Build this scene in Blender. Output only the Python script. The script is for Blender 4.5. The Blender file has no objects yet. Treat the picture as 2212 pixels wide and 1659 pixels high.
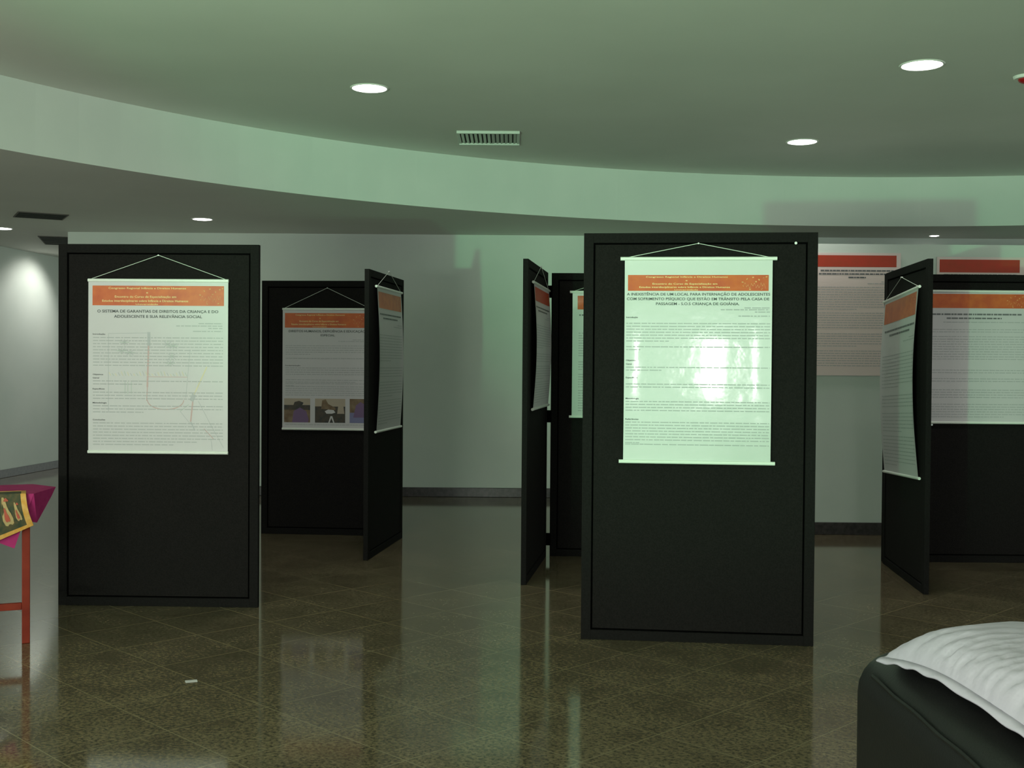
import bpy, bmesh, math, random
from mathutils import Matrix, Vector
rnd = random.Random(7)
PI = math.pi
scene = bpy.context.scene
col = scene.collection

# ---------------------------------------------------------------- camera
F_PX, W_PX, H_PX = 2500.0, 2212, 1659
pitch, roll = math.radians(0.96), math.radians(0.43)
cam = bpy.data.objects.new('camera', bpy.data.cameras.new('camera'))
col.objects.link(cam)
Fw = Vector((0, math.cos(pitch), -math.sin(pitch)))
U0 = Vector((0, math.sin(pitch), math.cos(pitch)))
R0 = Vector((1, 0, 0))
Rr = R0 * math.cos(roll) + U0 * math.sin(roll)
Ur = U0 * math.cos(roll) - R0 * math.sin(roll)
cam.matrix_world = Matrix(((Rr.x, Ur.x, -Fw.x, 0), (Rr.y, Ur.y, -Fw.y, 0), (Rr.z, Ur.z, -Fw.z, 1.42), (0, 0, 0, 1)))
cam.data.sensor_fit = 'HORIZONTAL'
cam.data.sensor_width = 36
cam.data.lens = 36 * F_PX / W_PX
cam.data.clip_end = 200
scene.camera = cam

# ---------------------------------------------------------------- world, lights, exposure
world = bpy.data.worlds.new('world'); scene.world = world
world.use_nodes = True
world.node_tree.nodes['Background'].inputs[0].default_value = (0.87, 1.0, 0.90, 1)
world.node_tree.nodes['Background'].inputs[1].default_value = 1.10
vs = scene.view_settings
vs.view_transform = 'Standard'; vs.look = 'None'; vs.gamma = 1; vs.use_curve_mapping = False
vs.exposure = 0.38

def light(name, kind, loc, energy, color, aim=None, **kw):
    d = bpy.data.lights.new(name, kind); d.energy = energy; d.color = color
    for k, v in kw.items(): setattr(d, k, v)
    o = bpy.data.objects.new(name, d); col.objects.link(o); o.location = loc
    if aim is not None:
        o.rotation_euler = (Vector(aim) - Vector(loc)).to_track_quat('-Z', 'Y').to_euler()
    return o
# green stage light low on the left behind the camera
light('green_stage_light', 'SPOT', (-2.76, -2.0, 0.71), 750, (0.20, 1.0, 0.40), aim=(1.15, 6.50, 4.35),
      spot_size=math.radians(52), spot_blend=0.4, shadow_soft_size=0.06)
# soft general fill added behind the camera, no known fixture
light('rear_fill', 'AREA', (-3.4, -5.5, 2.0), 30, (1.0, 0.93, 0.95), aim=(0.2, 6, 1.5), shape='RECTANGLE', size=3.0, size_y=0.5)
light('ceiling_fill', 'AREA', (-2.9, -1.6, 0.9), 560, (0.84, 1.0, 0.78), aim=(-2.5, -1.0, 3.2), shape='RECTANGLE', size=2.4, size_y=1.2)  # added unseen light that brightens the ceiling, stands for no known lamp
light('doorway_light', 'AREA', (0.66, -4.0, 1.38), 15, (1.0, 0.98, 0.95), aim=(1.0, 5.9, 1.38), shape='RECTANGLE', size=0.26, size_y=0.9)

# ---------------------------------------------------------------- materials
def mat(name, color, rough=0.6, spec=0.5, metal=0.0, noise=None, bump=None, emis=None, coat=0.0):
    m = bpy.data.materials.new(name); m.use_nodes = True
    nt = m.node_tree; b = nt.nodes['Principled BSDF']
    b.inputs['Base Color'].default_value = (*color, 1)
    b.inputs['Roughness'].default_value = rough
    b.inputs['Specular IOR Level'].default_value = spec
    b.inputs['Metallic'].default_value = metal
    b.inputs['Coat Weight'].default_value = coat
    b.inputs['Coat Roughness'].default_value = 0.05
    if noise:
        c2, sc = noise
        tc = nt.nodes.new('ShaderNodeTexCoord'); n = nt.nodes.new('ShaderNodeTexNoise')
        n.inputs['Scale'].default_value = sc; n.inputs['Detail'].default_value = 6
        r = nt.nodes.new('ShaderNodeValToRGB')
        r.color_ramp.elements[0].color = (*color, 1); r.color_ramp.elements[0].position = 0.35
        r.color_ramp.elements[1].color = (*c2, 1); r.color_ramp.elements[1].position = 0.65
        nt.links.new(tc.outputs['Object'], n.inputs['Vector']); nt.links.new(n.outputs['Fac'], r.inputs[0])
        nt.links.new(r.outputs[0], b.inputs['Base Color'])
    if bump:
        sc, st, dist = bump
        tc = nt.nodes.new('ShaderNodeTexCoord'); n = nt.nodes.new('ShaderNodeTexNoise')
        n.inputs['Scale'].default_value = sc; n.inputs['Detail'].default_value = 3
        bp = nt.nodes.new('ShaderNodeBump'); bp.inputs['Strength'].default_value = st; bp.inputs['Distance'].default_value = dist
        nt.links.new(tc.outputs['Object'], n.inputs['Vector']); nt.links.new(n.outputs['Fac'], bp.inputs['Height'])
        nt.links.new(bp.outputs[0], b.inputs['Normal'])
    if emis:
        b.inputs['Emission Color'].default_value = (*emis[0], 1); b.inputs['Emission Strength'].default_value = emis[1]
    return m

M_wall = mat('wall_paint', (0.60, 0.67, 0.62), 0.75, noise=((0.65, 0.71, 0.66), 1.3), bump=(60, 0.15, 0.002))
M_ceil = mat('ceiling_paint', (0.66, 0.66, 0.62), 0.8, noise=((0.70, 0.70, 0.66), 0.9), bump=(80, 0.1, 0.002))
M_base = mat('baseboard_granite', (0.03, 0.027, 0.028), 0.35, noise=((0.065, 0.057, 0.058), 30))
M_felt = mat('panel_cloth', (0.008, 0.007, 0.007), 0.9, 0.12, noise=((0.013, 0.011, 0.011), 120), bump=(400, 0.4, 0.002))
M_frame = mat('panel_frame_cloth', (0.007, 0.006, 0.006), 0.85, 0.12, noise=((0.011, 0.010, 0.010), 90))
M_hinge = mat('hinge_metal', (0.02, 0.02, 0.02), 0.5)
M_paper = mat('poster_paper', (0.58, 0.55, 0.58), 0.42, 0.4, bump=(5, 0.1, 0.01))
M_vinyl = mat('glossy_vinyl', (0.64, 0.65, 0.65), 0.11, 0.6, bump=(9, 0.16, 0.012), coat=0.6)
M_orange = mat('banner_orange', (0.62, 0.13, 0.025), 0.4, 0.4, noise=((0.52, 0.085, 0.02), 14))
M_orange_gl = mat('banner_orange_gloss', (0.62, 0.13, 0.025), 0.10, 0.6, noise=((0.55, 0.09, 0.025), 14), bump=(9, 0.16, 0.012), coat=0.6)
M_red = mat('banner_red', (0.50, 0.045, 0.02), 0.45, 0.4, noise=((0.44, 0.05, 0.02), 14))
M_ink = mat('black_ink', (0.045, 0.05, 0.055), 0.5)
M_body = mat('grey_ink', (0.40, 0.40, 0.42), 0.5)
M_ttl = mat('title_grey_ink', (0.14, 0.14, 0.15), 0.5)
M_cream = mat('cream_ink', (0.80, 0.66, 0.30), 0.5)
M_logo = mat('logo_ink', (0.72, 0.42, 0.16), 0.5)
M_rod = mat('white_plastic_rod', (0.78, 0.80, 0.76), 0.3)
M_cord = mat('white_cord', (0.62, 0.66, 0.60), 0.7)
M_gap = mat('groove_black', (0.002, 0.002, 0.002), 1.0, 0.0)
M_wallpaper = mat('shade_pink_paper', (0.80, 0.66, 0.64), 0.5, 0.3)  # pinkish cast where the green light is blocked, put into the paper colour
M_pin = mat('pin_metal', (0.75, 0.75, 0.75), 0.3, metal=0.2)
M_drawred = mat('pale_red_ink', (0.54, 0.37, 0.37), 0.5)
M_drawgreen = mat('pale_green_ink', (0.44, 0.50, 0.46), 0.5)
M_drawgrey = mat('pale_grey_ink', (0.44, 0.44, 0.47), 0.5)
M_drawyel = mat('pale_yellow_ink', (0.66, 0.58, 0.40), 0.5)
M_ph = [mat('photo_brown', (0.13, 0.07, 0.035), 0.5, noise=((0.22, 0.15, 0.09), 20)),
        mat('photo_dark', (0.03, 0.03, 0.03), 0.5, noise=((0.07, 0.05, 0.035), 25)),
        mat('photo_purple', (0.16, 0.09, 0.20), 0.5), mat('photo_beige', (0.42, 0.34, 0.27), 0.5),
        mat('photo_blue', (0.18, 0.18, 0.34), 0.5)]
M_trim = mat('downlight_trim', (0.75, 0.75, 0.72), 0.4)
M_lens = mat('downlight_lens', (0.9, 0.9, 0.9), 0.3, emis=((1.0, 0.98, 0.93), 9.0))
M_grille = mat('grille_metal', (0.55, 0.60, 0.55), 0.5)
M_duct = mat('duct_dark', (0.02, 0.025, 0.02), 0.8)
M_leather = mat('black_leather', (0.008, 0.008, 0.008), 0.45, 0.28, bump=(160, 0.25, 0.002))
M_pillow = mat('pillow_cotton', (0.41, 0.36, 0.45), 0.85, 0.2, bump=(14, 0.35, 0.015))
M_wood = mat('red_wood', (0.17, 0.016, 0.008), 0.6, 0.2, noise=((0.23, 0.028, 0.014), 9))
M_magenta = mat('magenta_cloth', (0.42, 0.03, 0.16), 0.7, 0.2, noise=((0.36, 0.02, 0.13), 20))
M_embbg = mat('embroidery_ground', (0.03, 0.045, 0.025), 0.8, noise=((0.09, 0.07, 0.03), 40))
M_gold = mat('gold_border', (0.60, 0.27, 0.03), 0.6, noise=((0.66, 0.36, 0.10), 40))
M_embcream = mat('embroidery_cream', (0.42, 0.33, 0.14), 0.7, noise=((0.42, 0.25, 0.12), 50))
M_embred = mat('embroidery_red', (0.42, 0.07, 0.04), 0.7)
M_reddome = mat('red_plastic', (0.35, 0.01, 0.01), 0.25)

def floor_material():
    m = bpy.data.materials.new('granite_tiles'); m.use_nodes = True
    nt = m.node_tree; b = nt.nodes['Principled BSDF']; L = nt.links.new
    tc = nt.nodes.new('ShaderNodeTexCoord')
    mp = nt.nodes.new('ShaderNodeMapping'); mp.inputs['Rotation'].default_value = (0, 0, math.radians(45))
    mp.inputs['Location'].default_value = (0.06, 0.02, 0)
    L(tc.outputs['Object'], mp.inputs['Vector'])
    br = nt.nodes.new('ShaderNodeTexBrick'); br.offset = 0; br.squash = 1
    br.inputs['Scale'].default_value = 1.0
    br.inputs['Brick Width'].default_value = 0.445; br.inputs['Row Height'].default_value = 0.445
    br.inputs['Mortar Size'].default_value = 0.0028; br.inputs['Mortar Smooth'].default_value = 0.3
    br.inputs['Color1'].default_value = (0.93, 0.93, 0.93, 1); br.inputs['Color2'].default_value = (1.07, 1.07, 1.07, 1)
    L(mp.outputs[0], br.inputs['Vector'])
    n1 = nt.nodes.new('ShaderNodeTexNoise'); n1.inputs['Scale'].default_value = 3.2; n1.inputs['Detail'].default_value = 9; n1.inputs['Roughness'].default_value = 0.72
    n2 = nt.nodes.new('ShaderNodeTexNoise'); n2.inputs['Scale'].default_value = 60; n2.inputs['Detail'].default_value = 4; n2.inputs['Roughness'].default_value = 0.7
    L(mp.outputs[0], n1.inputs['Vector']); L(mp.outputs[0], n2.inputs['Vector'])
    r1 = nt.nodes.new('ShaderNodeValToRGB')
    r1.color_ramp.elements[0].position = 0.3; r1.color_ramp.elements[0].color = (0.086, 0.068, 0.046, 1)
    r1.color_ramp.elements[1].position = 0.72; r1.color_ramp.elements[1].color = (0.172, 0.141, 0.095, 1)
    L(n1.outputs['Fac'], r1.inputs[0])
    r2 = nt.nodes.new('ShaderNodeValToRGB')
    r2.color_ramp.elements[0].position = 0.35; r2.color_ramp.elements[0].color = (0.42, 0.43, 0.42, 1)
    r2.color_ramp.elements[1].position = 0.65; r2.color_ramp.elements[1].color = (1.62, 1.54, 1.45, 1)
    L(n2.outputs['Fac'], r2.inputs[0])
    mu = nt.nodes.new('ShaderNodeMix'); mu.data_type = 'RGBA'; mu.blend_type = 'MULTIPLY'; mu.inputs[0].default_value = 1
    L(r1.outputs[0], mu.inputs[6]); L(r2.outputs[0], mu.inputs[7])
    mu2 = nt.nodes.new('ShaderNodeMix'); mu2.data_type = 'RGBA'; mu2.blend_type = 'MULTIPLY'; mu2.inputs[0].default_value = 1
    L(mu.outputs[2], mu2.inputs[6]); L(br.outputs['Color'], mu2.inputs[7])
    mj = nt.nodes.new('ShaderNodeMix'); mj.data_type = 'RGBA'
    L(br.outputs['Fac'], mj.inputs[0]); L(mu2.outputs[2], mj.inputs[6]); mj.inputs[7].default_value = (0.24, 0.20, 0.13, 1)
    L(mj.outputs[2], b.inputs['Base Color'])
    b.inputs['Roughness'].default_value = 0.085
    b.inputs['Specular IOR Level'].default_value = 0.5
    n3 = nt.nodes.new('ShaderNodeTexNoise'); n3.inputs['Scale'].default_value = 1.6; n3.inputs['Detail'].default_value = 2
    L(tc.outputs['Object'], n3.inputs['Vector'])
    bp = nt.nodes.new('ShaderNodeBump'); bp.inputs['Strength'].default_value = 0.03; bp.inputs['Distance'].default_value = 0.02
    L(n3.outputs['Fac'], bp.inputs['Height']); L(bp.outputs[0], b.inputs['Normal'])
    return m
M_floor = floor_material()

# ---------------------------------------------------------------- helpers
class MB:
    """collects geometry for one mesh object with several material slots"""
    def __init__(s): s.v = []; s.f = []; s.m = []; s.mats = []
    def slot(s, m):
        if m not in s.mats: s.mats.append(m)
        return s.mats.index(m)
    def face(s, pts, m):
        i = len(s.v); s.v += [tuple(p) for p in pts]; s.f.append(tuple(range(i, i + len(pts)))); s.m.append(s.slot(m))
    def box(s, a, b, m):
        x0, y0, z0 = a; x1, y1, z1 = b
        c = [(x0,y0,z0),(x1,y0,z0),(x1,y1,z0),(x0,y1,z0),(x0,y0,z1),(x1,y0,z1),(x1,y1,z1),(x0,y1,z1)]
        i = len(s.v); s.v += c; k = s.slot(m)
        for q in ((0,3,2,1),(4,5,6,7),(0,1,5,4),(1,2,6,5),(2,3,7,6),(3,0,4,7)):
            s.f.append(tuple(i + j for j in q)); s.m.append(k)
    def tube(s, p, q, r, m, n=10, r2=None):
        p = Vector(p); q = Vector(q); d = (q - p).normalized()
        a = d.orthogonal().normalized(); b = d.cross(a); r2 = r if r2 is None else r2
        i = len(s.v); k = s.slot(m)
        for c, rr in ((p, r), (q, r2)):
            for j in range(n):
                t = 2 * PI * j / n; s.v.append(tuple(c + a * math.cos(t) * rr + b * math.sin(t) * rr))
        for j in range(n):
            s.f.append((i + j, i + (j + 1) % n, i + n + (j + 1) % n, i + n + j)); s.m.append(k)
        s.f.append(tuple(i + n - 1 - j for j in range(n))); s.m.append(k)
        s.f.append(tuple(i + n + j for j in range(n))); s.m.append(k)
    def grid(s, fn, nu, nv, m):
        i = len(s.v); k = s.slot(m)
        for a in range(nu + 1):
            for b in range(nv + 1): s.v.append(tuple(fn(a / nu, b / nv)))
        for a in range(nu):
            for b in range(nv):
                q = i + a * (nv + 1) + b
                s.f.append((q, q + nv + 1, q + nv + 2, q + 1)); s.m.append(k)
    def build(s, name, parent=None, bevel=0, seg=2, smooth=False):
        me = bpy.data.meshes.new(name); me.from_pydata(s.v, [], s.f)
        for m in s.mats: me.materials.append(m)
        me.polygons.foreach_set('material_index', s.m)
        if smooth: me.polygons.foreach_set('use_smooth', [True] * len(s.f))
        me.update()
        o = bpy.data.objects.new(name, me); col.objects.link(o)
        if parent: o.parent = parent
        if bevel:
            bv = o.modifiers.new('bevel', 'BEVEL'); bv.width = bevel; bv.segments = seg; bv.limit_method = 'ANGLE'
        return o

def thing(name, label, cat, loc, rz=0.0, group=None):
    o = bpy.data.objects.new(name, None); col.objects.link(o); o.empty_display_size = 0.1
    o.location = loc; o.rotation_euler = (0, 0, rz); o['label'] = label; o['category'] = cat
    if group: o['group'] = group
    return o
def tag(o, label, cat, group=None):
    o['label'] = label; o['category'] = cat
    if group: o['group'] = group
    return o
def struct(o):
    o['kind'] = 'structure'; return o

TEXT_CACHE = {}
def text_geo(s, bold=0.0):
    key = (s, bold)
    if key in TEXT_CACHE: return TEXT_CACHE[key]
    cu = bpy.data.curves.new('t', 'FONT'); cu.body = s; cu.size = 1; cu.resolution_u = 3; cu.offset = bold
    o = bpy.data.objects.new('t', cu); col.objects.link(o)
    dg = bpy.context.evaluated_depsgraph_get(); me = o.evaluated_get(dg).to_mesh()
    V = [tuple(v.co) for v in me.vertices]; Fs = [tuple(p.vertices) for p in me.polygons]
    o.evaluated_get(dg).to_mesh_clear(); bpy.data.objects.remove(o); bpy.data.curves.remove(cu)
    xs = [v[0] for v in V]; x0, x1 = min(xs), max(xs)
    TEXT_CACHE[key] = ([((v[0] - x0) / (x1 - x0), v[1] / 0.72) for v in V], Fs)
    return TEXT_CACHE[key]

# ---------------------------------------------------------------- setting
CX, CY, RAD = 3.31, 3.63, 7.73     # round raised ceiling over the lounge
Z_UP, Z_LOW = 3.28, 2.80
b = MB(); b.face([(-14, -8, 0), (14, -8, 0), (14, 24, 0), (-14, 24, 0)], M_floor)
struct(b.build('floor'))
N = 144
b = MB()
ring = [(CX + RAD * math.cos(2*PI*i/N), CY + RAD * math.sin(2*PI*i/N)) for i in range(N)]
b.face([(x, y, Z_UP) for x, y in reversed(ring)], M_ceil)
struct(b.build('ceiling'))
b = MB()
for i in range(N):
    p, q = ring[i], ring[(i + 1) % N]
    b.face([(q[0], q[1], Z_LOW), (p[0], p[1], Z_LOW), (p[0], p[1], Z_UP), (q[0], q[1], Z_UP)], M_wall)
o = struct(b.build('trim_1', smooth=True)); o['label'] = 'curved pale fascia band around the raised ceiling'
b = MB()
R2 = 19.0
for i in range(N):
    t0, t1 = 2*PI*i/N, 2*PI*(i+1)/N
    b.face([(CX+RAD*math.cos(t0), CY+RAD*math.sin(t0), Z_LOW), (CX+R2*math.cos(t0), CY+R2*math.sin(t0), Z_LOW),
            (CX+R2*math.cos(t1), CY+R2*math.sin(t1), Z_LOW), (CX+RAD*math.cos(t1), CY+RAD*math.sin(t1), Z_LOW)][::-1], M_ceil)
struct(b.build('ceiling_soffit'))
def wall(name, p, q, h, th=0.15, side=1):
    d = (Vector(q) - Vector(p)); L = d.length; a = math.atan2(d.y, d.x)
    m = MB(); m.box((0, 0, 0), (L, th, h), M_wall); o = struct(m.build(name)); o.location = (p[0], p[1], 0); o.rotation_euler = (0, 0, a)
    return o
def baseboard(name, p, q, h=0.10):
    d = (Vector(q) - Vector(p)); L = d.length; a = math.atan2(d.y, d.x)
    m = MB(); m.box((0, -0.018, 0), (L, -0.0005, h), M_base); o = struct(m.build(name, bevel=0.004)); o.location = (p[0], p[1], 0); o.rotation_euler = (0, 0, a)
wall('wall_back', (-4.75, 12.37), (9.0, 12.37), 2.80); baseboard('baseboard_back', (-4.75, 12.37), (9.0, 12.37))
wall('wall_left', (-6.55, 9.6), (-5.55, 21.0), 2.80, 0.15); baseboard('baseboard_left', (-6.55, 9.6), (-5.55, 21.0))
bpy.data.objects['wall_left'].scale = (1, 1, 1)
wall('wall_far', (-6.0, 19.5), (-4.0, 19.5), 2.80)
wall('wall_right', (2.25, 9.79), (8.5, 9.79), 2.46, 0.14); baseboard('baseboard_right', (2.25, 9.79), (8.5, 9.79), 0.105)

# ---------------------------------------------------------------- ceiling fixtures
def downlight(loc, r, label, power, group='recessed ceiling downlights', aim=None, spot=110):
    t = thing('downlight', label, 'ceiling light', loc, 0, group)
    m = MB(); n = 40
    for i in range(n):
        a, c = 2*PI*i/n, 2*PI*(i+1)/n
        prof = ((r, 0.0), (r + 0.004, -0.006), (r + 0.014, -0.006), (r + 0.018, 0.0))
        for (ra, za), (rb, zb) in zip(prof, prof[1:]):
            m.face([(ra*math.cos(a), ra*math.sin(a), za), (ra*math.cos(c), ra*math.sin(c), za), (rb*math.cos(c), rb*math.sin(c), zb), (rb*math.cos(a), rb*math.sin(a), zb)], M_trim)
    m.build('trim_ring', t)
    m = MB()
    def dome(u, v):
        rr = r * math.sin(u * PI / 2); return (rr * math.cos(2*PI*v), rr * math.sin(2*PI*v), -0.002 - 0.010 * math.cos(u * PI / 2))
    m.grid(dome, 6, 32, M_lens); m.build('lens', t, smooth=True)
    if power:
        l = light('lamp', 'SPOT', (loc[0], loc[1], loc[2] - 0.03), power, (1, 0.97, 0.90), aim=aim or (loc[0], loc[1], 0), spot_size=math.radians(spot), spot_blend=0.7, shadow_soft_size=r*0.8)
downlight((-0.977, 7.845, Z_UP), 0.113, 'round recessed downlight in the raised ceiling left of the square vent', 40)
downlight((2.504, 7.141, Z_UP), 0.118, 'largest round downlight, nearest, upper right of the raised ceiling', 40)
downlight((2.383, 9.596, Z_UP), 0.115, 'round downlight in the raised ceiling just above the curved band', 40)
downlight((-2.994, 11.17, Z_LOW), 0.088, 'round downlight in the low ceiling above the leftmost panel', 20)
downlight((-5.33, 12.075, Z_LOW), 0.100, 'round downlight in the low ceiling cut by the left edge', 24)
downlight((4.392, 12.245-0.15, Z_LOW), 0.045, 'small spotlight seen over the right partition wall', 6)
downlight((-5.38, 14.72, Z_LOW), 0.09, 'downlight washing the left wall, mostly hidden behind the leftmost panel', 45, aim=(-5.98, 14.60, 2.0), spot=105)

def grille(name, loc, rz, w, d, label):
    t = thing(name, label, 'air vent', loc, rz)
    m = MB(); m.box((-w/2, -d/2, -0.003), (w/2, d/2, -0.001), M_duct); m.build('duct_opening', t)
    m = MB(); f = 0.022
    m.box((-w/2-f, -d/2-f, -0.022), (w/2+f, -d/2, 0), M_grille); m.box((-w/2-f, d/2, -0.022), (w/2+f, d/2+f, 0), M_grille)
    m.box((-w/2-f, -d/2, -0.012), (-w/2, d/2, 0), M_grille); m.box((w/2, -d/2, -0.012), (w/2+f, d/2, 0), M_grille)
    m.build('frame', t, bevel=0.002)
    nb = 13
    for i in range(nb):
        x = -w/2 + w * (i + 0.5) / nb
        tilt = 0.010 * (1 if i < nb/2 else -1)
        m = MB(); m.face([(x - tilt, -d/2, -0.004), (x + tilt, -d/2, -0.012), (x + tilt, d/2, -0.012), (x - tilt, d/2, -0.004)], M_grille)
        m.face([(x - tilt + .004, d/2, -0.004), (x + tilt + .004, d/2, -0.012), (x + tilt + .004, -d/2, -0.012), (x - tilt + .004, -d/2, -0.004)], M_grille)
        m.build('louvre_blade', t)
grille('ceiling_vent', (-0.205, 9.50, Z_UP), 0.0, 0.46, 0.46, 'pale green square louvred vent in the raised ceiling')
def dark_slot(loc, w, d, rz, label):
    t = thing('ceiling_vent', label, 'air vent', loc, rz)
    m = MB(); m.box((-w/2, -d/2, -0.004), (w/2, d/2, -0.001), M_duct); m.build('duct_opening', t)
    m = MB(); f = 0.012
    m.box((-w/2-f, -d/2-f, -0.008), (w/2+f, -d/2, 0), M_grille2); m.box((-w/2-f, d/2, -0.008), (w/2+f, d/2+f, 0), M_grille2)
    m.box((-w/2-f, -d/2, -0.008), (-w/2, d/2, 0), M_grille2); m.box((w/2, -d/2, -0.008), (w/2+f, d/2, 0), M_grille2)
    m.build('frame', t)
    for i in range(5):
        y = -d/2 + d * (i + .5) / 5
        m = MB(); m.box((-w/2, y-.004, -.010), (w/2, y+.004, -.004), M_duct); m.build('louvre_blade', t)
M_grille2 = mat('old_grille', (0.10, 0.09, 0.08), 0.7)
dark_slot((-4.48, 11.0, Z_LOW), 0.42, 0.42, 0.5, 'dark flat vent in the low ceiling near the left edge')
dark_slot((-5.10, 13.3, Z_LOW), 0.55, 0.9, 0.3, 'dark vent in the low ceiling touching the top left corner of the leftmost panel')

t = thing('smoke_detector', 'ceiling detector with a dark red dome at the right edge', 'detector', (3.265, 7.40, Z_UP))
m = MB()
m.tube((0, 0, 0), (0, 0, -0.018), 0.085, M_trim, 28, 0.078); m.build('base', t)
m = MB()
m.grid(lambda u, v: (0.055*math.sin(u*PI/2)*math.cos(2*PI*v), 0.055*math.sin(u*PI/2)*math.sin(2*PI*v), -0.018 - 0.03*math.cos(u*PI/2)), 8, 24, M_reddome); m.build('dome', t, smooth=True)

# ---------------------------------------------------------------- exhibition panels
PANELS = {}
def panel(key, A, B, label):
    dx, dy = B[0]-A[0], B[1]-A[1]; L = math.hypot(dx, dy); rz = math.atan2(dy, dx)
    t = thing('display_panel', label, 'display panel', (A[0], A[1], 0), rz, 'black exhibition panels')
    H, fw, th = 2.1, 0.05, 0.034
    m = MB()
    m.box((0, 0, 0), (fw, th, H), M_frame); m.box((L-fw, 0, 0), (L, th, H), M_frame)
    m.box((fw, 0, H-fw), (L-fw, th, H), M_frame); m.box((fw, 0, 0), (L-fw, th, fw), M_frame)
    m.build('frame', t, bevel=0.0015)
    m = MB(); g = 0.009
    m.box((fw+g, 0.006, fw+g), (L-fw-g, th-0.006, H-fw-g), M_felt); m.build('board', t, bevel=0.001)
    m = MB(); m.box((fw-0.001, 0.016, fw-0.001), (L-fw+0.001, th-0.016, H-fw+0.001), M_gap); m.build('backing_sheet', t)
    PANELS[key] = (Vector((A[0], A[1], 0)), rz, L)
    return t
panel('left', (-2.634, 6.718), (-1.464, 6.684), 'black panel standing alone at far left, front row, behind the table')
panel('bl', (-2.078, 9.60), (-0.90, 9.50), 'black frontal panel behind and right of the leftmost panel, poster with three photos')
panel('ang_l', (-1.031, 8.32), (-0.886, 9.43), 'black panel seen obliquely, left of the open wall gap')
pm = panel('mid', (0.099, 7.43), (0.262, 8.56), 'narrow looking black panel seen obliquely, right of the open wall gap')
panel('m4', (0.288, 8.575), (1.488, 8.52), 'black frontal panel mostly hidden behind the large right front panel')
panel('right', (0.366, 5.979), (1.541, 5.856), 'largest black panel, front row, holding the shiny poster')
panel('ang_r', (2.698, 8.38), (2.584, 7.22), 'black panel seen obliquely at right, poster with an orange header')
panel('pr', (2.715, 8.43), (3.915, 8.43), 'black frontal panel cut by the right edge of the photo')
# joined corner of the two middle panels
for z in (0.13, 1.04, 1.96):
    m = MB(); m.box((1.122, -0.032, z-0.045), (1.141, 0.002, z+0.045), M_gap)
    m.build('hinge', pm, bevel=0.002)
tag_pin = MB(); tag_pin.tube((0, 0, 0), (0, -0.012, 0), 0.006, M_pin, 12)
def pin(key, u, z, label):
    O, rz, L = PANELS[key]; m = MB(); m.tube((0, 0.0055, 0), (0, -0.008, 0), 0.0045, M_pin, 12, 0.007)
    o = m.build('push_pin'); o.location = O + Vector((math.cos(rz)*u, math.sin(rz)*u, z)); o.rotation_euler = (0, 0, rz); tag(o, label, 'pin')
pin('right', 1.07, 2.045, 'tiny white pin near the top right corner of the largest panel')
pin('pr', 0.345, 1.005, 'small white pin under the poster at the right edge')

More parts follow.
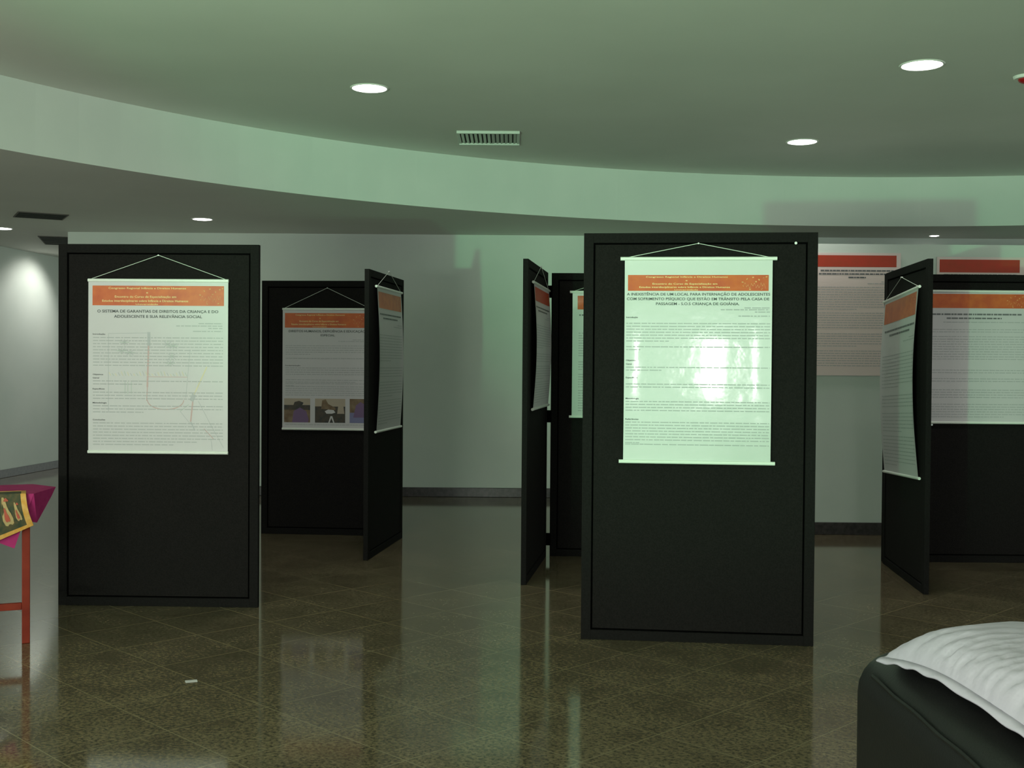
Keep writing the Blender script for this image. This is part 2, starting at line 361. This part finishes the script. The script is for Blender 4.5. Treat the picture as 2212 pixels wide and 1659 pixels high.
# ---------------------------------------------------------------- posters
def bow_fn(w, h, bow, curl):
    def f(x, z):
        t = min(max(z / h, 0), 1); s = math.sin(PI * t)
        e = max(0.0, (abs(x) / (w/2) - 0.70) / 0.30)
        y = -0.011 - bow * s - curl * s * e * e
        return y, 1 - (curl * 0.5 + 0.0 ) * s
    return f
def poster(key, u_c, z0, w, h, label, apex=0.14, rods=True, rod_over=0.02, gloss=False, banner=M_orange,
           bv=(0.032, 0.145), bu=(0.03, 0.97), lines=(), titles=(), btexts=(), extra=None, bow=0.004, curl=0.0,
           tilt=0.0, cord=True, group='research posters with cords', name='poster', bannerlogo=True):
    if key == 'wall': O, rz = Vector((0, 9.79, 0)), 0.0
    else: O, rz, _ = PANELS[key]
    loc = O + Vector((math.cos(rz)*u_c, math.sin(rz)*u_c, z0))
    if key == 'm4': loc += Vector((0, -0.012, 0))
    t = thing(name, label, 'poster', loc, rz, group); t.rotation_euler = (0, tilt, rz)
    base = M_vinyl if gloss else (M_wallpaper if key == 'wall' else M_paper)
    fb = bow_fn(w, h, bow, curl)
    off = -0.0 if key == 'wall' else 0.0
    m = MB()
    def P(u, v, lift=0.0):
        x = (u - 0.5) * w; z = (1 - v) * h
        y, sc = fb(x, z); return (x * sc, y - lift, z)
    m.grid(lambda a, c: P(a, 1 - c), 40, 30, base)
    m.grid(lambda a, c: (lambda q: (q[0], q[1] + 0.001, q[2]))(P(1 - a, 1 - c)), 20, 16, base)
    # printed header
    m.grid(lambda a, c: P(bu[0] + (bu[1]-bu[0])*a, bv[1] + (bv[0]-bv[1])*c, 0.0008), 30, 3, M_orange_gl if gloss else banner)
    def put_text(s, u0, u1, v, hv, mt, lift, bold=0.0):
        V, Fs = text_geo(s, bold)
        for fc in Fs: m.face([P(u0 + (u1-u0)*V[i][0], v - hv*(V[i][1]-0.5), lift) for i in fc], mt)
    def word_line(u0, u1, v, hv, mt, lift=0.0014):
        u = u0
        while u < u1:
            wl = rnd.uniform(0.012, 0.06); e = min(u + wl, u1)
            m.face([P(u, v+hv/2, lift), P(e, v+hv/2, lift), P(e, v-hv/2, lift), P(u, v-hv/2, lift)], mt)
            u = e + rnd.uniform(0.004, 0.009)
    for s, u0, u1, v, hv in btexts: put_text(s, u0, u1, v, hv, M_cream, 0.0016, 0.01)
    if bannerlogo:
        h0 = bv[1]-bv[0]
        for j, (cu, cv) in enumerate(((0.83, .25), (0.87, .15), (0.91, .3), (0.94, .18), (0.80, .45), (0.89, .42), (.96, .12), (.85, .9), (.93, .88))):
            if cu > bu[1]-0.01: continue
            vv = bv[0] + h0*cv
            for k in range(2):
                a = rnd.uniform(0, PI); l = 0.006
                du, dv = math.cos(a)*l, math.sin(a)*l*0.7; nu_, nv_ = -math.sin(a)*0.0016, math.cos(a)*0.0016
                m.face([P(cu-du-nu_, vv-dv-nv_, .0016), P(cu+du-nu_, vv+dv-nv_, .0016), P(cu+du+nu_, vv+dv+nv_, .0016), P(cu-du+nu_, vv-dv+nv_, .0016)][::-1], M_logo)
        # handwriting stroke
        pts = [(0.80 + 0.155*i/24, bv[0] + h0*(0.66 + 0.13*math.sin(i*1.9) - 0.08*math.sin(i*0.7))) for i in range(25)]
        for (a0, b0), (a1, b1) in zip(pts, pts[1:]):
            m.face([P(a0, b0+.0011, .0017), P(a1, b1+.0011, .0017), P(a1, b1-.0011, .0017), P(a0, b0-.0011, .0017)], M_logo)
    for s, u0, u1, v, hv in titles: put_text(s, u0, u1, v, hv, M_ink, 0.0016, 0.012)
    for u0, u1, v, hv, mt in lines: word_line(u0, u1, v, hv, mt)
    if extra: extra(m, P)
    m.build('sheet', t, smooth=True)
    if rods:
        for nm, z in (('bottom_rod', 0.0), ('top_rod', h)):
            r = MB(); r.tube((-w/2-rod_over, -0.0105, z), (w/2+rod_over, -0.0105, z), 0.0095, M_rod, 14); r.build(nm, t, smooth=False)
    if cord:
        c = MB()
        for sx in (-1, 1): c.tube((sx*(w/2-0.01), -0.010, h+0.006), (0, -0.006, h+apex), 0.0017, M_cord, 6)
        c.build('hanging_cord', t)
        c = MB(); c.tube((0, -0.012, h+apex), (0, 0.004, h+apex), 0.004, M_pin, 8); c.build('nail', t)
    return t
HB = 0.0052
def body(ranges, u0=0.035, u1=0.965, step=0.018, hv=HB):
    out = []
    for a, z, last in ranges:
        v = a
        while v <= z + 1e-6:
            out.append((u0, u1, v, hv, M_body)); v += step
        if last: out.append((u0, u0 + (u1-u0)*last, v, hv, M_body))
    return out
def authors(vs, ur=0.96):
    return [(ur - w, ur, v, 0.0055, M_body) for v, w in zip(vs, (0.17, 0.33, 0.10, 0.21))]
def ban(v0, v1):
    h = v1 - v0
    return [('Congresso Regional Infância e Direitos Humanos', .145, .70, v0+.12*h, .095*h), ('e', .415, .428, v0+.34*h, .09*h),
            ('Encontro do Curso de Especialização em', .19, .63, v0+.55*h, .11*h),
            ('Estudos interdisciplinares sobre Infância e Direitos Humanos', .10, .715, v0+.76*h, .11*h), ('Universidade', .34, .50, v0+.93*h, .07*h)]

def sketch(m, P):
    """child's drawing printed pale behind the text"""
    def seg(a, c, w, mt):
        d = Vector((c[0]-a[0], c[1]-a[1])); n = Vector((-d.y, d.x)).normalized()*w/2
        q = [(a[0]-n.x, a[1]-n.y), (c[0]-n.x, c[1]-n.y), (c[0]+n.x, c[1]+n.y), (a[0]+n.x, a[1]+n.y)]
        m.face([P(x, y, 0.0011) for x, y in q][::-1], mt)
    seg((.435, .30), (.435, .38), .022, M_drawgrey); seg((.433, .38), (.425, .62), .012, M_drawred); seg((.425, .62), (.42, .70), .006, M_drawred)
    seg((.145, .31), (.145, .77), .004, M_drawgrey); seg((.145, .31), (.435, .305), .003, M_drawgrey)
    seg((.73, .40), (.70, .68), .003, M_drawgrey); seg((.42, .56), (.71, .56), .003, M_drawred)
    for i in range(16):   # bowl curve
        a0, a1 = PI*i/16, PI*(i+1)/16
        seg((.555-.13*math.cos(a0), .695+.055*math.sin(a0)), (.555-.13*math.cos(a1), .695+.055*math.sin(a1)), .006, M_drawred)
    for i in range(26):   # frieze of small scribbles
        x = .15 + i*.0218
        seg((x, .535+.008*math.sin(i)), (x+.012, .555), .004, (M_drawyel, M_drawgreen, M_drawyel, M_drawgrey)[i % 4])
    for cx_, cy_ in ((.26, .36), (.24, .41), (.30, .42), (.57, .37), (.61, .38), (.60, .44), (.59, .48)):
        for k in range(8):
            a = k*PI/4; seg((cx_, cy_), (cx_+.035*math.cos(a), cy_+.02*math.sin(a)), .004, (M_drawgreen, M_drawgrey)[k % 2])
    for x in (.265, .285, .31): seg((x, .59), (x, .66), .004, M_drawgreen)
    # small figure walking at lower right
    seg((.85, .50), (.76, .66), .008, M_drawyel); seg((.76, .66), (.74, .70), .03, M_drawgrey)
    seg((.75, .70), (.735, .82), .010, M_drawred); seg((.735, .82), (.765, .87), .008, M_drawgrey); seg((.72, .72), (.66, .76), .004, M_drawgreen)
    seg((.66, .76), (.73, .83), .003, M_drawgrey); seg((.79, .70), (.88, .84), .003, M_drawgrey); seg((.88, .84), (.97, .97), .003, M_drawgrey)
    seg((.83, .86), (.90, 1-.08), .005, M_drawred); seg((.88, .92), (.89, .985), .003, M_drawgrey)

def hl(s, v, w, hv=0.0085, u0=0.033): return (s, u0, u0+w, v, hv)
poster('left', 0.588, 0.897, 0.815, 0.993, 'white poster on the leftmost panel, child drawing printed behind the text', apex=0.146, rod_over=0.002,
       bv=(.031, .146), btexts=ban(.031, .146),
       titles=[('O SISTEMA DE GARANTIAS DE DIREITOS DA CRIANÇA E DO', .065, .93, .179, .0165), ('ADOLESCENTE E SUA RELEVÂNCIA SOCIAL', .185, .815, .209, .0165),
               hl('Introdução', .313, .09), hl('Objetivos', .548, .075), hl('Geral', .568, .045), hl('Específicos', .632, .085), hl('Metodologia', .713, .10), hl('Conclusões', .812, .09)],
       lines=authors((.249, .263, .277, .294)) + body(((.333, .50, None), (.586, .590, .38), (.652, .70, None), (.731, .765, .39), (.831, .93, .8), (.956, .95, .62))),
       extra=sketch, bow=0.002)

def photos(m, P):
    def poly(pts, mt, l=0.0015): m.face([P(x, y, l) for x, y in pts][::-1], mt)
    def rect(a, c, d, e, mt, l=0.0012): poly([(a, c), (d, c), (d, e), (a, e)], mt, l)
    rect(.02, .745, .315, .945, M_ph[3]); rect(.02, .80, .315, .84, M_ph[1], .0014); rect(.02, .83, .315, .945, M_ph[0], .0013)
    poly([(.11, .945), (.13, .85), (.20, .82), (.27, .85), (.30, .92), (.29, .945)], M_ph[2], .0018)
    poly([(.12, .81), (.14, .775), (.19, .765), (.24, .78), (.22, .81)], M_ph[1], .0018)
    rect(.37, .745, .71, .945, M_ph[3]); rect(.37, .81, .71, .945, M_ph[1], .0014); poly([(.44, .83), (.45, .76), (.49, .75), (.52, .79), (.60, .82), (.6, .84)], M_ph[0], .0018)
    poly([(.48, .85), (.52, .835), (.58, .84), (.60, .86), (.56, .87), (.50, .87)], M_paper, .002)
    poly([(.52, .945), (.545, .89), (.565, .89), (.59, .945), (.575, .945), (.555, .905), (.535, .945)], M_paper, .002)
    poly([(.62, .87), (.63, .81), (.69, .80), (.70, .87)], M_ph[3], .002)
    rect(.76, .745, .985, .945, M_ph[0]); rect(.76, .86, .985, .945, M_ph[4], .0014); poly([(.80, .90), (.83, .80), (.88, .77), (.95, .80), (.96, .9)], M_ph[2], .0018)
poster('bl', 0.553, 0.875, 0.745, 0.99, 'white poster with three small photos along its bottom edge', apex=0.175, rod_over=0.002,
       bv=(.033, .155), bu=(.025, .975), btexts=ban(.033, .155),
       titles=[('DIREITOS HUMANOS, DEFICIÊNCIA E EDUCAÇÃO', .07, .93, .183, .019), ('ESPECIAL', .43, .59, .217, .017), hl('Fundamentação', .47, .17)],
       lines=authors((.255, .268)) + body(((.305, .365, .3), (.41, .411, None), (.49, .56, None), (.59, .592, .85), (.62, .621, .1), (.645, .72, None), (.962, .963, None))),
       extra=photos, bow=0.001)
gen = body(((.33, .50, .5), (.56, .62, None), (.66, .74, .6), (.79, .93, .4)), step=.020)
gent = [(.06, .94, .185, .011, M_ttl), (.2, .8, .212, .011, M_ttl)]
poster('ang_l', 0.583, 0.917, 0.78, 1.07, 'greenish lit poster on the oblique panel left of the wall gap', gloss=False, bow=0.012, lines=gent+authors((.25, .265))+gen, rod_over=0.03, curl=.01)
poster('mid', 0.650, 1.126, 0.88, 0.838, 'narrow looking poster on the oblique panel right of the wall gap, reddish header', banner=M_red, bow=0.012, lines=gent+authors((.25, .265))+gen, rod_over=0.03, curl=.01, bv=(.03, .14))
poster('m4', 0.565, 1.039, 0.82, 0.92, 'poster of which only the left strip shows beside the large front panel', gloss=True, bow=0.006, lines=gent+authors((.25, .265))+body(((.33, .50, .5), (.56, .62, None), (.66, .74, .6), (.79, .93, .4)), .055, .95, .020, .008), rod_over=0.02, curl=.004, bu=(.045, .95), bv=(.03, .14))
poster('right', 0.583, 0.927, 0.745, 1.040, 'shiny poster full of white glare on the largest front panel', gloss=True, apex=0.078, rod_over=0.022, bow=0.003, curl=0.0065,
       bv=(.08, .158), bu=(.022, .975), btexts=ban(.08, .158),
       titles=[('A INEXISTÊNCIA DE UM LOCAL PARA INTERNAÇÃO DE ADOLESCENTES', .015, .985, .174, .0135), ('COM SOFRIMENTO PSÍQUICO QUE ESTÃO EM TRÂNSITO PELA CASA DE', .015, .98, .197, .0135),
               ('PASSAGEM - S.O.S CRIANÇA DE GOIÂNIA.', .215, .78, .221, .0135), hl('Introdução', .288, .08, .008, .012), hl('Objetivos', .50, .07, .008, .012), hl('Geral', .518, .04, .008, .012),
               hl('Específicos', .585, .08, .008, .012), hl('Metodologia', .688, .09, .008, .012), hl('Referências', .79, .09, .008, .012)],
       lines=authors((.241, .250, .261, .281), .985) + body(((.318, .40, .3), (.433, .447, .1), (.534, .548, .25), (.617, .644, None), (.703, .75, None), (.805, .90, .1), (.914, .915, None)), .012, .988, .0145, .0048))
poster('ang_r', 0.562, 0.695, 0.96, 1.22, 'tall curling poster on the oblique panel at right, orange brown header', bow=0.015, curl=0.02, rod_over=0.03, tilt=-0.045, apex=0.12,
       bv=(.02, .14), lines=gent+authors((.25, .265))+gen)
poster('pr', 0.640, 1.022, 0.80, 0.955, 'poster on the frontal panel cut by the right edge, half in shade', bow=0.001, rod_over=0.01, cord=False, bv=(.02, .128), bu=(.03, .97),
       lines=[(.1, .93, .175, .012, M_ttl), (.25, .75, .205, .011, M_ttl), (.22, .96, .235, .006, M_body)] + body(((.29, .31, None), (.345, .53, None), (.60, .625, None), (.665, .70, None), (.75, .82, None), (.86, .95, .8)), step=.019))
wl = [(.08, .92, .145, .012, M_ttl), (.06, .94, .172, .012, M_ttl), (.40, .60, .20, .012, M_ttl)] + authors((.235, .25), .95) + body(((.28, .44, .5), (.49, .62, None), (.66, .75, .5), (.80, .93, None)), step=.02)
poster('wall', 2.905, 1.349, 0.735, 1.035, 'pinkish white poster with a red header on the right wall beside the largest panel', banner=M_red, bu=(0.02, .95), bv=(.02, .115), lines=wl, cord=False, rods=False, bow=0.0, group='posters fixed to the right wall', bannerlogo=False)
poster('wall', 3.945, 1.320, 0.735, 1.035, 'red headed poster on the right wall showing above the rightmost panel', banner=M_red, bu=(0.03, .95), bv=(.02, .125), lines=wl, cord=False, rods=False, bow=0.0, group='posters fixed to the right wall', bannerlogo=False)

# ---------------------------------------------------------------- table with cloths (left)
ZT = 0.750
tb = thing('side_table', 'small reddish wooden table cut by the left edge, under a magenta cloth', 'table', (-2.44, 5.81, 0), math.radians(22.8))
m = MB(); m.box((-0.58, -0.03, ZT-0.02), (0.03, 0.43, ZT), M_wood); m.build('tabletop', tb, bevel=0.004)
for x, y in ((0, 0), (-0.55, 0), (0, 0.40), (-0.55, 0.40)):
    m = MB(); m.box((x-0.019, y-0.019, 0), (x+0.019, y+0.019, ZT-0.02), M_wood); m.build('leg', tb, bevel=0.004)
m = MB(); m.box((-0.531, -0.012, 0.17), (-0.019, 0.012, 0.205), M_wood); m.build('stretcher', tb, bevel=0.003)

def cloth_obj(name, faces, lab, cat, thick=0.003, sub=0):
    m = MB()
    for pts, mt in faces: m.face(pts, mt)
    o = m.build(name)
    bm = bmesh.new(); bm.from_mesh(o.data); bmesh.ops.remove_doubles(bm, verts=bm.verts, dist=0.0005)
    bmesh.ops.subdivide_edges(bm, edges=bm.edges, cuts=3, use_grid_fill=True); bm.to_mesh(o.data); bm.free()
    s = o.modifiers.new('solid', 'SOLIDIFY'); s.thickness = thick; s.offset = 1
    tag(o, lab, cat); return o
z = ZT + 0.004
rot = Matrix.Rotation(math.radians(22.8), 3, 'Z'); T0 = Vector((-2.44, 5.81, 0))
def TW(x, y, zz): return tuple(rot @ Vector((x, y, 0)) + T0 + Vector((0, 0, zz)))
Fc, Kc, Lf, Lb = TW(.035, -.035, z), TW(.035, .435, z), TW(-.58, -.035, z), TW(-.58, .435, z)
tip = (-2.405, 6.10, z)
low = (-2.395, 5.83, 0.605)
front_tip = (-2.475, 5.755, 0.485)
fl = TW(-.30, -.045, z)
cl = cloth_obj('tablecloth', [((Lf, Fc, Kc, Lb), M_magenta), ((Fc, tip, Kc), M_magenta), ((Fc, low, tip), M_magenta),
     ((TW(-.10, -.045, z), (-2.425, 5.775, .62), low, Fc), M_magenta),
     ((fl, TW(-.30, -.05, .60), front_tip, Fc), M_magenta)], 'magenta cloth draped over the small table at left', 'tablecloth')
# embroidered runner
z2 = z + 0.005
def onrun(a, c, lift=0.0):   # a across (0 = right border, 1 = left), c down
    p0, p1 = Vector(TW(.000, -.056, z2)), Vector(TW(-.56, -.052, z2))
    q0, q1 = Vector((-2.382, 5.765, 0.600)), Vector((-2.90, 5.53, 0.36))
    top = p0.lerp(p1, a); bot = q0.lerp(q1, a)
    bul = 0.018*math.sin(PI*c)
    q = top.lerp(bot, c); return (q.x, q.y - bul - lift, q.z)
m = MB()
m.grid(lambda a, c: onrun(1-a, 1-c), 20, 12, M_embbg)
m.grid(lambda a, c: TW(.000 - .560*(1-a), -.056 + .13*c, z2 + .001), 10, 3, M_embbg)
m.grid(lambda a, c: TW(.000 - .560*(1-a), .060 + .018*c, z2 + .002), 10, 1, M_gold)
m.grid(lambda a, c: TW(.000 - .022*(1-a), -.056 + .13*c, z2 + .002), 1, 3, M_gold)
m.grid(lambda a, c: onrun(.045*(1-a), 1-c, .002), 3, 12, M_gold)
m.grid(lambda a, c: onrun(1-a, 1-.09*c, .002), 20, 2, M_gold)
def motif(ca, cc, ra, rc, ang, mt, lift):
    pts = []
    for k in range(18):
        th = 2*PI*k/18; w_ = 1 + .25*math.sin(3*th)
        x, y = ra*w_*math.cos(th), rc*w_*math.sin(th)
        pts.append(onrun(ca + x*math.cos(ang) - y*math.sin(ang), cc + (x*math.sin(ang) + y*math.cos(ang)), lift))
    m.face(pts, mt)
for ca, cc, ra, rc in ((.088, .52, .020, .25), (.175, .48, .036, .34), (.29, .52, .024, .27), (.39, .48, .036, .33), (.51, .52, .024, .27), (.62, .48, .036, .33), (.74, .52, .024, .27), (.87, .48, .036, .33)):
    motif(ca, cc, ra, rc, .04, M_embcream, .004); motif(ca, cc+.05, ra*.45, rc*.5, .04, M_embred, .006)
    motif(ca-.01, cc-rc*1.0, ra*.5, rc*.12, .04, M_embred, .006)
o = m.build('embroidered_runner'); s = o.modifiers.new('solid', 'SOLIDIFY'); s.thickness = 0.0015
tag(o, 'dark embroidered runner with a gold border hanging over the magenta cloth', 'table runner')

# ---------------------------------------------------------------- paper scrap
m = MB(); m.box((-.026, -.015, 0), (.026, .015, .003), M_paper); o = m.build('paper_scrap', bevel=.001); o.location = (-1.417, 5.126, 0.0); o.rotation_euler = (0, 0, .35)
tag(o, 'small white scrap of paper lying on the floor', 'paper')

# ---------------------------------------------------------------- sofa and pillow (lower right)
sf = thing('sofa', 'black leather sofa in the lower right corner', 'sofa', (1.5, 2.05, 0))
def rbox(name, a, c, bev, parent, mt=M_leather, seg=6):
    m = MB(); m.box(a, c, mt); o = m.build(name, parent, bevel=bev, seg=seg, smooth=True); return o
rbox('backrest', (-.585, -1.0, .06), (-.27, 1.075, .675), .11, sf)
rbox('seat_base', (-.272, -.80, .06), (.30, .88, .26), .03, sf)
for y0 in (-.80, .042): rbox('seat_cushion', (-.265, y0, .262), (.33, y0+.835, .43), .05, sf)
rbox('armrest', (-.272, .882, .06), (.33, 1.07, .58), .08, sf); rbox('armrest', (-.272, -1.0, .06), (.33, -.802, .58), .08, sf)
for x in (-.5, .26):
    for y in (-.92, .98):
        m = MB(); m.tube((x, y, 0), (x, y, .065), .02, M_hinge, 12, .026); m.build('foot', sf)
m = MB()
prev = None
pts = [(-.571, -.9 + 1.8*i/40, .628 + .002*math.sin(i)) for i in range(41)]
for p, q in zip(pts, pts[1:]): m.tube(p, q, .006, M_leather, 6)
m.build('piping', sf)

def pillow():
    m = MB(); n = 64
    hw, hl_ = 0.27, 0.44
    def pt(u, v, side):
        a, c = 2*u-1, 2*v-1
        edge = (1-a**4)*(1-c**4)
        th = 0.085 * max(edge, 0)**0.55
        pinch = 1 - 0.05*(1-c*c)*(abs(a)**3) ; pinch2 = 1 - 0.05*(1-a*a)*(abs(c)**3)
        x, y = a*hw*pinch, c*hl_*pinch2
        # folds running in from the left seam and the corner
        d = 1-abs(a)
        k1 = math.sin(c*26 + 2.5*math.sin(c*5) + 4*a); k2 = math.sin(c*47 + 3*math.sin(a*3) - 6*a)
        wr = -0.013*((1-abs(k1))**2.2)*math.exp(-d*1.3) - 0.007*((1-abs(k2))**2)*math.exp(-d*1.6) + 0.003*math.sin(c*6 + a*3) + 0.002*math.sin(a*19 + c*31)*math.exp(-d*3)
        wr *= min(1, max(edge, 0)*3 + .25)
        zz = (th if side > 0 else -th*.30) + (wr if side > 0 else 0)
        # drape: far corner droops over the backrest end, right side sags towards the seat
        zz -= 0.05*max(0, c)**2*max(0, -a) + 0.07*max(0, a)**2
        return Vector((x, y, zz))
    m.grid(lambda u, v: pt(u, v, 1), n, n, M_pillow)
    m.grid(lambda u, v: pt(1-u, v, -1), n, n, M_pillow)
    return m
t = thing('pillow', 'crumpled white pillow lying on top of the black sofa back', 'pillow', (1.235, 2.50, 0.735), math.radians(3))
o = pillow().build('pillow_case', t, smooth=True)
# stitched hem flange
m = MB()
def flange(s, w):
    per = [(-1, -1, 0, 1), (-1, 1, 1, 0), (1, 1, 0, -1), (1, -1, -1, 0)]
    k = min(int(s*4), 3); f = s*4-k; a0, c0, da, dc = per[k]
    a, c = a0+2*da*f, c0+2*dc*f
    pinch = 1 - 0.05*(1-c*c)*(abs(a)**3); pinch2 = 1 - 0.05*(1-a*a)*(abs(c)**3)
    zz = -(0.05*max(0, c)**2*max(0, -a) + 0.07*max(0, a)**2) 
    ex = 0.02 * w
    nx = -1 if k == 0 else (1 if k == 2 else 0); ny = 1 if k == 1 else (-1 if k == 3 else 0)
    return (a*.27*pinch + nx*ex, c*.44*pinch2 + ny*ex, zz + w*(0.003*math.sin(s*150 + 2*math.sin(s*31)) - .010))
m.grid(flange, 240, 2, M_pillow); fo = m.build('hem', t, smooth=True); sd = fo.modifiers.new('solid', 'SOLIDIFY'); sd.thickness = .004
